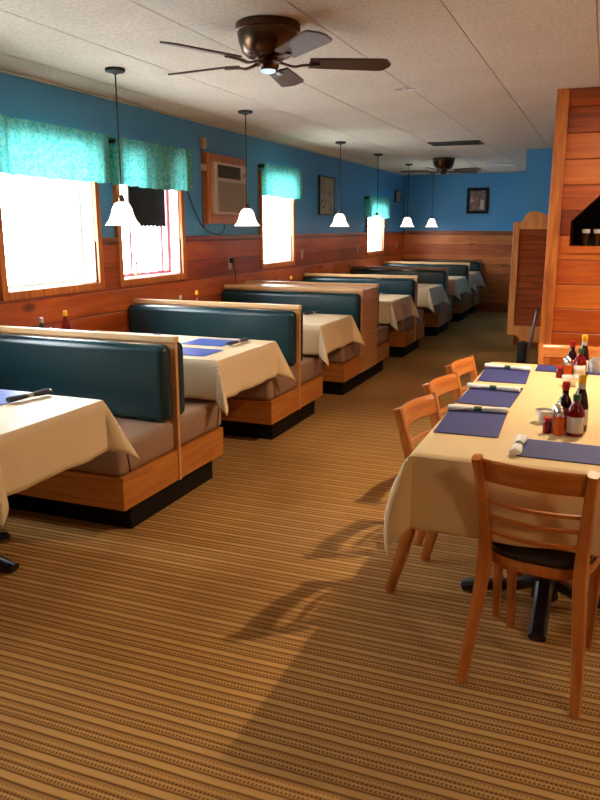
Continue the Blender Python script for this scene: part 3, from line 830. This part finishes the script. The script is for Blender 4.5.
def cgroup(cx, cy, z, tagp, small=True):
    G = 'condiments in the %s cluster on the long table' % tagp
    bottle('tall yellow-capped dark sauce bottle in the %s condiment cluster' % tagp, (cx + .050, cy + .072, z), ketP, 'brownsauce', [(.0135, .183), (.0145, .186), (.0145, .212), (.012, .218), (.001, .219)], 'yellow', (.0312, .03, .09), 'label', (.0142, .165, .184, 'label'), G)
    bottle('green-capped red sauce bottle in the %s condiment cluster' % tagp, (cx + .038, cy, z), [(.027, 0), (.032, .005), (.032, .085), (.023, .11), (.0125, .125), (.012, .135)], 'ketchup', [(.0135, .134), (.0145, .137), (.0145, .156), (.001, .158)], 'green', (.0322, .015, .075), 'label', None, G)
    bottle('red-capped brown sauce bottle in the %s condiment cluster' % tagp, (cx - .006, cy + .10, z), steakP, 'brownsauce', [(.0125, .149), (.014, .151), (.014, .18), (.001, .182)], 'red', (.0282, .02, .085), 'redlabel', None, G)
    shaker('orange-filled chrome-lidded shaker nearest the camera in the %s condiment cluster' % tagp, (cx - .016, cy - .016, z), 'hotsauce', G)
    shaker('brown-filled chrome-lidded shaker behind in the %s condiment cluster' % tagp, (cx - .026, cy + .034, z), 'pepper', G)
    if small:
        bottle('short dark red jar at the left of the %s condiment cluster' % tagp, (cx - .058, cy - .002, z), [(.014, 0), (.016, .003), (.016, .045), (.013, .05)], 'ketchup', [(.0165, .049), (.0165, .062), (.001, .063)], 'redlabel', None, 'label', None, G, 'jar')
ZS = ZR + .0008
cgroup(-.088, 2.865, ZS, 'near')
bowl('white creamer bowl behind the near condiment cluster', (-.165, 3.03, ZS))
cgroup(-.108, 4.00, ZS, 'far')
bowl('white creamer bowl in front of the far condiment cluster', (-.105, 3.80, ZS))
t = thing('napkin_cup', 'white cup holding packets beside the far condiment cluster', 'cup', (.005, 4.20, ZS))
obj('cup', lathe(nb(), [(.025, 0), (.028, .004), (.034, .07), (.031, .07), (.025, .01), (.001, .008)], 20, cap=False), M['white'], t, True)
for k in range(3): obj('packet', box(nb(), -.022, .022, -.012 + k * .01, -.009 + k * .01, .012, .088 - k * .006), M['label'], t)

# booth table condiments by the wall
def bcond(i, y, full=True):
    n = ORD[i]; G = 'condiments against the wall on the booth tables'; x = XL + .2
    bottle('dark pale-capped sauce bottle against the wall on the %s' % n, (x - .06, y - .10, ZT + .001), steakP, 'brownsauce', [(.0125, .149), (.014, .151), (.014, .182), (.001, .184)], 'label', (.0282, .02, .085), 'label', (.0135, .128, .149, 'green'), G)
    bottle('tall yellow-capped sauce bottle against the wall on the %s' % n, (x + .03, y + .03, ZT + .001), ketP, 'ketchup', [(.0135, .183), (.0145, .186), (.0145, .212), (.012, .218), (.001, .219)], 'yellow', (.0312, .03, .09), 'redlabel', None, G)
    shaker('small brown shaker against the wall on the %s' % n, (x + .015, y - .055, ZT + .001), 'pepper', G)
    shaker('small pale shaker against the wall on the %s' % n, (x - .035, y - .045, ZT + .001), 'salt', G)
    if full:
        t = thing('packet_holder', 'low white-topped packet caddy against the wall on the %s' % n, 'caddy', (x + .10, y + .02, ZT + .001), 0, G)
        obj('tray', box(nb(), -.03, .03, -.045, .045, 0, .045, .006), M['brownsauce'], t)
        for k in range(4): obj('packet', box(nb(), -.022, .022, -.035 + k * .02, -.025 + k * .02, .046, .068), M['label'], t)
bcond(1, 4.05); bcond(2, 5.83, False); bcond(3, 8.02, True)

# ------------------------------------------------------------------ pendants
def pendant(label):
    t = thing('pendant_lamp', label, 'pendant lamp', (0, 0, 0), 0, 'white glass pendant lamps over the booths')
    obj('ceiling_canopy', lathe(nb(), [(.058, -.001), (.062, -.006), (.058, -.02), (.02, -.028), (.008, -.036)], 24), M['dark'], t, True)
    obj('cord', tube(nb(), [(0, 0, -.03), (0, 0, -.77)], .0045, 8), M['dark'], t, True)
    obj('socket', lathe(nb(), [(.006, -.745), (.018, -.76), (.020, -.79), (.014, -.80)], 16), M['bronze'], t, True)
    b = nb(); seg = 24; prof = [(.026, -.79), (.045, -.80), (.062, -.83), (.072, -.87), (.088, -.905), (.112, -.935)]
    pr = prof + [(r - .004, z) for r, z in prof[::-1]]
    lathe(b, pr, seg, cap=False); obj('lamp_shade', b, M['shade'], t, True)
    return t
PEN = [4.16, 5.99, 8.46, 10.0, 11.70, 13.49]
NMS = ['nearest white glass pendant lamp, in front of the second window', 'second pendant lamp, hanging by the air conditioner', 'third pendant lamp, hanging past the poster', 'fourth pendant lamp, in front of the farthest window',
       'fifth pendant lamp, left of the framed picture', 'farthest pendant lamp, nearest the far wall']
PXX = -2.88
p0 = pendant(NMS[0]); p0.location = (PXX, PEN[0], ZC)
for y, n in list(zip(PEN, NMS))[1:]: copy_tree(p0, (PXX, y, ZC), 0, n)
for y in PEN:
    l = bpy.data.lights.new('pendant_light', 'POINT'); l.energy = 4.5; l.color = (1, .74, .5); l.shadow_soft_size = .03
    o = bpy.data.objects.new('pendant_light', l); C.objects.link(o); o.location = (PXX, y, ZC - .93)

# ------------------------------------------------------------------ ceiling fans
def fan(label, rot0):
    t = thing('ceiling_fan', label, 'ceiling fan', (0, 0, 0), 0, 'ceiling fans')
    obj('motor_housing', lathe(nb(), [(.150, -.002), (.156, -.007), (.156, -.035), (.148, -.04), (.148, -.046), (.144, -.08), (.124, -.13), (.10, -.15), (.055, -.155)], 36), M['bronze'], t, True)
    obj('hub', lathe(nb(), [(.046, -.153), (.05, -.16), (.052, -.192), (.045, -.205), (.038, -.208)], 24), M['bronze'], t, True)
    obj('light_lens', lathe(nb(), [(.036, -.207), (.034, -.216), (.02, -.222), (.001, -.224)], 20), M['lens'], t, True)
    for k in range(5):
        a = rot0 + k * 2 * PI / 5; d = Vector((math.cos(a), math.sin(a), 0)); s = Vector((-math.sin(a), math.cos(a), 0))
        b = nb(); z = -.172
        pts = []
        for u in range(15):
            w = u / 14; r = .2 + .40 * w; hw = .050 + .016 * w
            if w > .86: hw *= math.sqrt(max(.0, 1 - ((w - .86) / .14) ** 2)) * .8 + .2
            pts.append((r, hw))
        up = []; 
        ring_t = [(r, h) for r, h in pts] + [(r, -h) for r, h in pts[::-1]]
        A = [b.verts.new(d * r + s * h + Vector((0, 0, z - h * .2 + .004))) for r, h in ring_t]
        B = [b.verts.new(d * r + s * h + Vector((0, 0, z - h * .2 - .004))) for r, h in ring_t]
        n = len(A)
        for i in range(n): b.faces.new((A[i], A[(i + 1) % n], B[(i + 1) % n], B[i]))
        b.faces.new(A[::-1]); b.faces.new(B)
        bl = obj('fan_blade', b, M['blade'], t)
        q = nb(); sweep(q, spline([d * .045 + Vector((0, 0, -.168)), d * .12 + Vector((0, 0, -.190)), d * .17 + Vector((0, 0, -.183)), d * .25 + Vector((0, 0, z - .007))], 4), .034, .012, s, 8, 3)
        obj('blade_bracket', q, M['bronze'], bl, True)
    return t
f1 = fan('bronze ceiling fan nearest the camera, at the top of the photo', math.radians(28)); f1.location = (-1.585, 3.56, ZC)
f2 = copy_tree(f1, (-2.20, 10.94, ZC), math.radians(20), 'small dark ceiling fan over the far end of the room')

for ch in f2.children:
    if ch.name.startswith('light_lens'):
        ch.data = ch.data.copy(); ch.data.materials[0] = M['bronze']
# ceiling vents
def vent(x0, x1, y0, y1, label, mat='vent'):
    t = thing('ceiling_vent', label, 'vent', ((x0 + x1) / 2, (y0 + y1) / 2, ZC), 0, 'ceiling vents')
    hx, hy = (x1 - x0) / 2, (y1 - y0) / 2
    b = nb()
    for a, c, d, e in ((-hx, hx, -hy, -hy + .025), (-hx, hx, hy - .025, hy), (-hx, -hx + .025, -hy, hy), (hx - .025, hx, -hy, hy)): box(b, a, c, d, e, -.014, -.001)
    obj('frame', b, M[mat], t)
    obj('backing', box(nb(), -hx + .02, hx - .02, -hy + .02, hy - .02, -.006, -.001), M['dark'], t)
    n = 7
    for k in range(n):
        y = -hy + .03 + (2 * hy - .06) * (k + .5) / n
        b = nb(); prism(b, [(y - .010, -.004), (y + .006, -.018), (y + .008, -.016), (y - .008, -.002)], 'x', -hx + .02, hx - .02); obj('slat', b, M[mat], t)
vent(-1.98, -1.40, 8.88, 9.22, 'dark ceiling vent before the second ceiling fan')
vent(-1.80, -1.40, 12.1, 12.4, 'faint ceiling vent close to the far wall', 'white_sash')
t = thing('ceiling_hook', 'tiny white fitting on the ceiling right of the nearest fan', 'ceiling fitting', (-1.39, 5.45, ZC))
obj('base', lathe(nb(), [(.02, -.001), (.022, -.006), (.01, -.014), (.004, -.02)], 12), M['white'], t, True)
obj('arm', tube(nb(), [(-.07, 0, -.012), (.07, .02, -.012)], .007, 8), M['white'], t, True)

# ------------------------------------------------------------------ saloon door
DY = 7.0
t = thing('saloon_door', 'louvred wooden saloon door standing open beside the pine wall', 'door', (0, DY, 0))
dx0, dx1, dz0, dz1 = -.765, -.385, .56, 1.55
b = nb(); box(b, dx0, dx0 + .055, -.02, .02, dz0, dz1, .004); obj('outer_stile', b, M['door_frame'], t)
b = nb(); box(b, dx1 - .05, dx1, -.02, .02, dz0, dz1 + .06, .004); obj('hinge_stile', b, M['door_frame'], t)
pts = [(dx0 + .055, dz1 - .06), (dx0 + .055, dz1), (dx0 + .075, dz1 + .015), (dx0 + .09, dz1 + .045), (dx0 + .115, dz1 + .075), (dx0 + .15, dz1 + .092), (dx0 + .2, dz1 + .088), (dx0 + .27, dz1 + .06), (dx1 - .05, dz1 + .05), (dx1 - .05, dz1 - .06)]
b = nb(); prism(b, pts, 'y', -.018, .018); obj('top_rail', b, M['door_frame'], t)
b = nb(); prism(b, [(dx0 + .055, dz0 + .08), (dx0 + .055, dz0), (dx0 + .09, dz0 - .01), (dx0 + .12, dz0 - .06), (dx1 - .05, dz0 - .06), (dx1 - .05, dz0 + .08)], 'y', -.018, .018); obj('bottom_rail', b, M['door_frame'], t)
n = 15
for k in range(n):
    z = dz0 + .08 + (dz1 - dz0 - .14) * (k + .5) / n
    b = nb(); prism(b, [(-.019, z - .026), (-.011, z - .028), (.016, z + .026), (.008, z + .028)], 'x', dx0 + .05, dx1 - .045); obj('louvre_slat', b, M['saloon'], t)
for z in (.75, 1.4):
    obj('hinge', tube(nb(), [(dx1 + .005, 0, z - .04), (dx1 + .005, 0, z + .04)], .009, 10), M['steel'], t, True)
# folded stand under the door
t = thing('tray_stand', 'folded black stand with grey metal legs leaning beside the pine wall', 'stand', (-.50, 6.3, 0), math.radians(0))
for dy in (-.03, .03):
    obj('leg', tube(nb(), [(-.055, dy, 0.012), (-.005, dy, .55), (.035, dy, .86)], .011, 10), M['steel'], t, True)
obj('foot_bar', tube(nb(), [(-.055, -.1, .012), (-.055, .1, .012)], .011, 8), M['steel'], t, True)
b = nb(); box(b, -.10, -.03, -.05, .05, .18, .60, .015, 3); obj('black_strap', b, M['kick'], t, True)
obj('top_bar', tube(nb(), [(.035, -.08, .86), (.035, .08, .86)], .012, 8), M['steel'], t, True)

# ------------------------------------------------------------------ light fixture above the long table and added fill lamps
def ceiling_lamp(x, y, label, e, size=.16, col=(1, .80, .56)):
    t = thing('ceiling_light', label, 'ceiling light', (x, y, ZC), 0, 'ceiling lights')
    obj('base_ring', lathe(nb(), [(.12, -.001), (.125, -.01), (.12, -.03), (.1, -.032)], 24), M['bronze'], t, True)
    obj('diffuser', lathe(nb(), [(.1, -.031), (.105, -.04), (.09, -.058), (.05, -.068), (.001, -.07)], 24), M['bulb'], t, True)
    l = bpy.data.lights.new('lamp', 'AREA'); l.shape = 'DISK'; l.size = size; l.energy = e; l.color = col
    o = bpy.data.objects.new('lamp', l); C.objects.link(o); o.location = (x, y, ZC - .085)
ceiling_lamp(.20, 4.05, 'round ceiling light over the long table', 72, .05, (1, .78, .5))
ceiling_lamp(1.7, .7, 'added round fill light behind the camera to the right', 28, .3, (1, .78, .5))  # unseen lamp, added as warm fill from the right
ceiling_lamp(2.0, 4.6, 'added round fill light over the room right of the long table', 30, .3)  # out-of-view lamp added to brighten the right side
ceiling_lamp(-.9, -1.4, 'added round fill light behind the camera', 3, .3, (1, .8, .6))  # weak unseen lamp, added as fill from behind

# ------------------------------------------------------------------ daylight
w = bpy.data.worlds.new('World'); S.world = w; w.use_nodes = True
bg = w.node_tree.nodes['Background']; bg.inputs[0].default_value = (.88, .95, 1, 1); bg.inputs[1].default_value = 27.0
# ------------------------------------------------------------------ camera
cam = bpy.data.cameras.new('Camera'); co = bpy.data.objects.new('Camera', cam); C.objects.link(co)
co.location = (0, 0, 1.5); co.rotation_euler = (PI / 2 - math.radians(12.916), 0, math.radians(21.751))
cam.sensor_width = 36; cam.lens = 750 / 800 * 36; cam.clip_start = .05
S.camera = co
vs = S.view_settings
vs.view_transform = 'Standard'; vs.look = 'None'; vs.exposure = -0.36; vs.gamma = 1; vs.use_curve_mapping = False
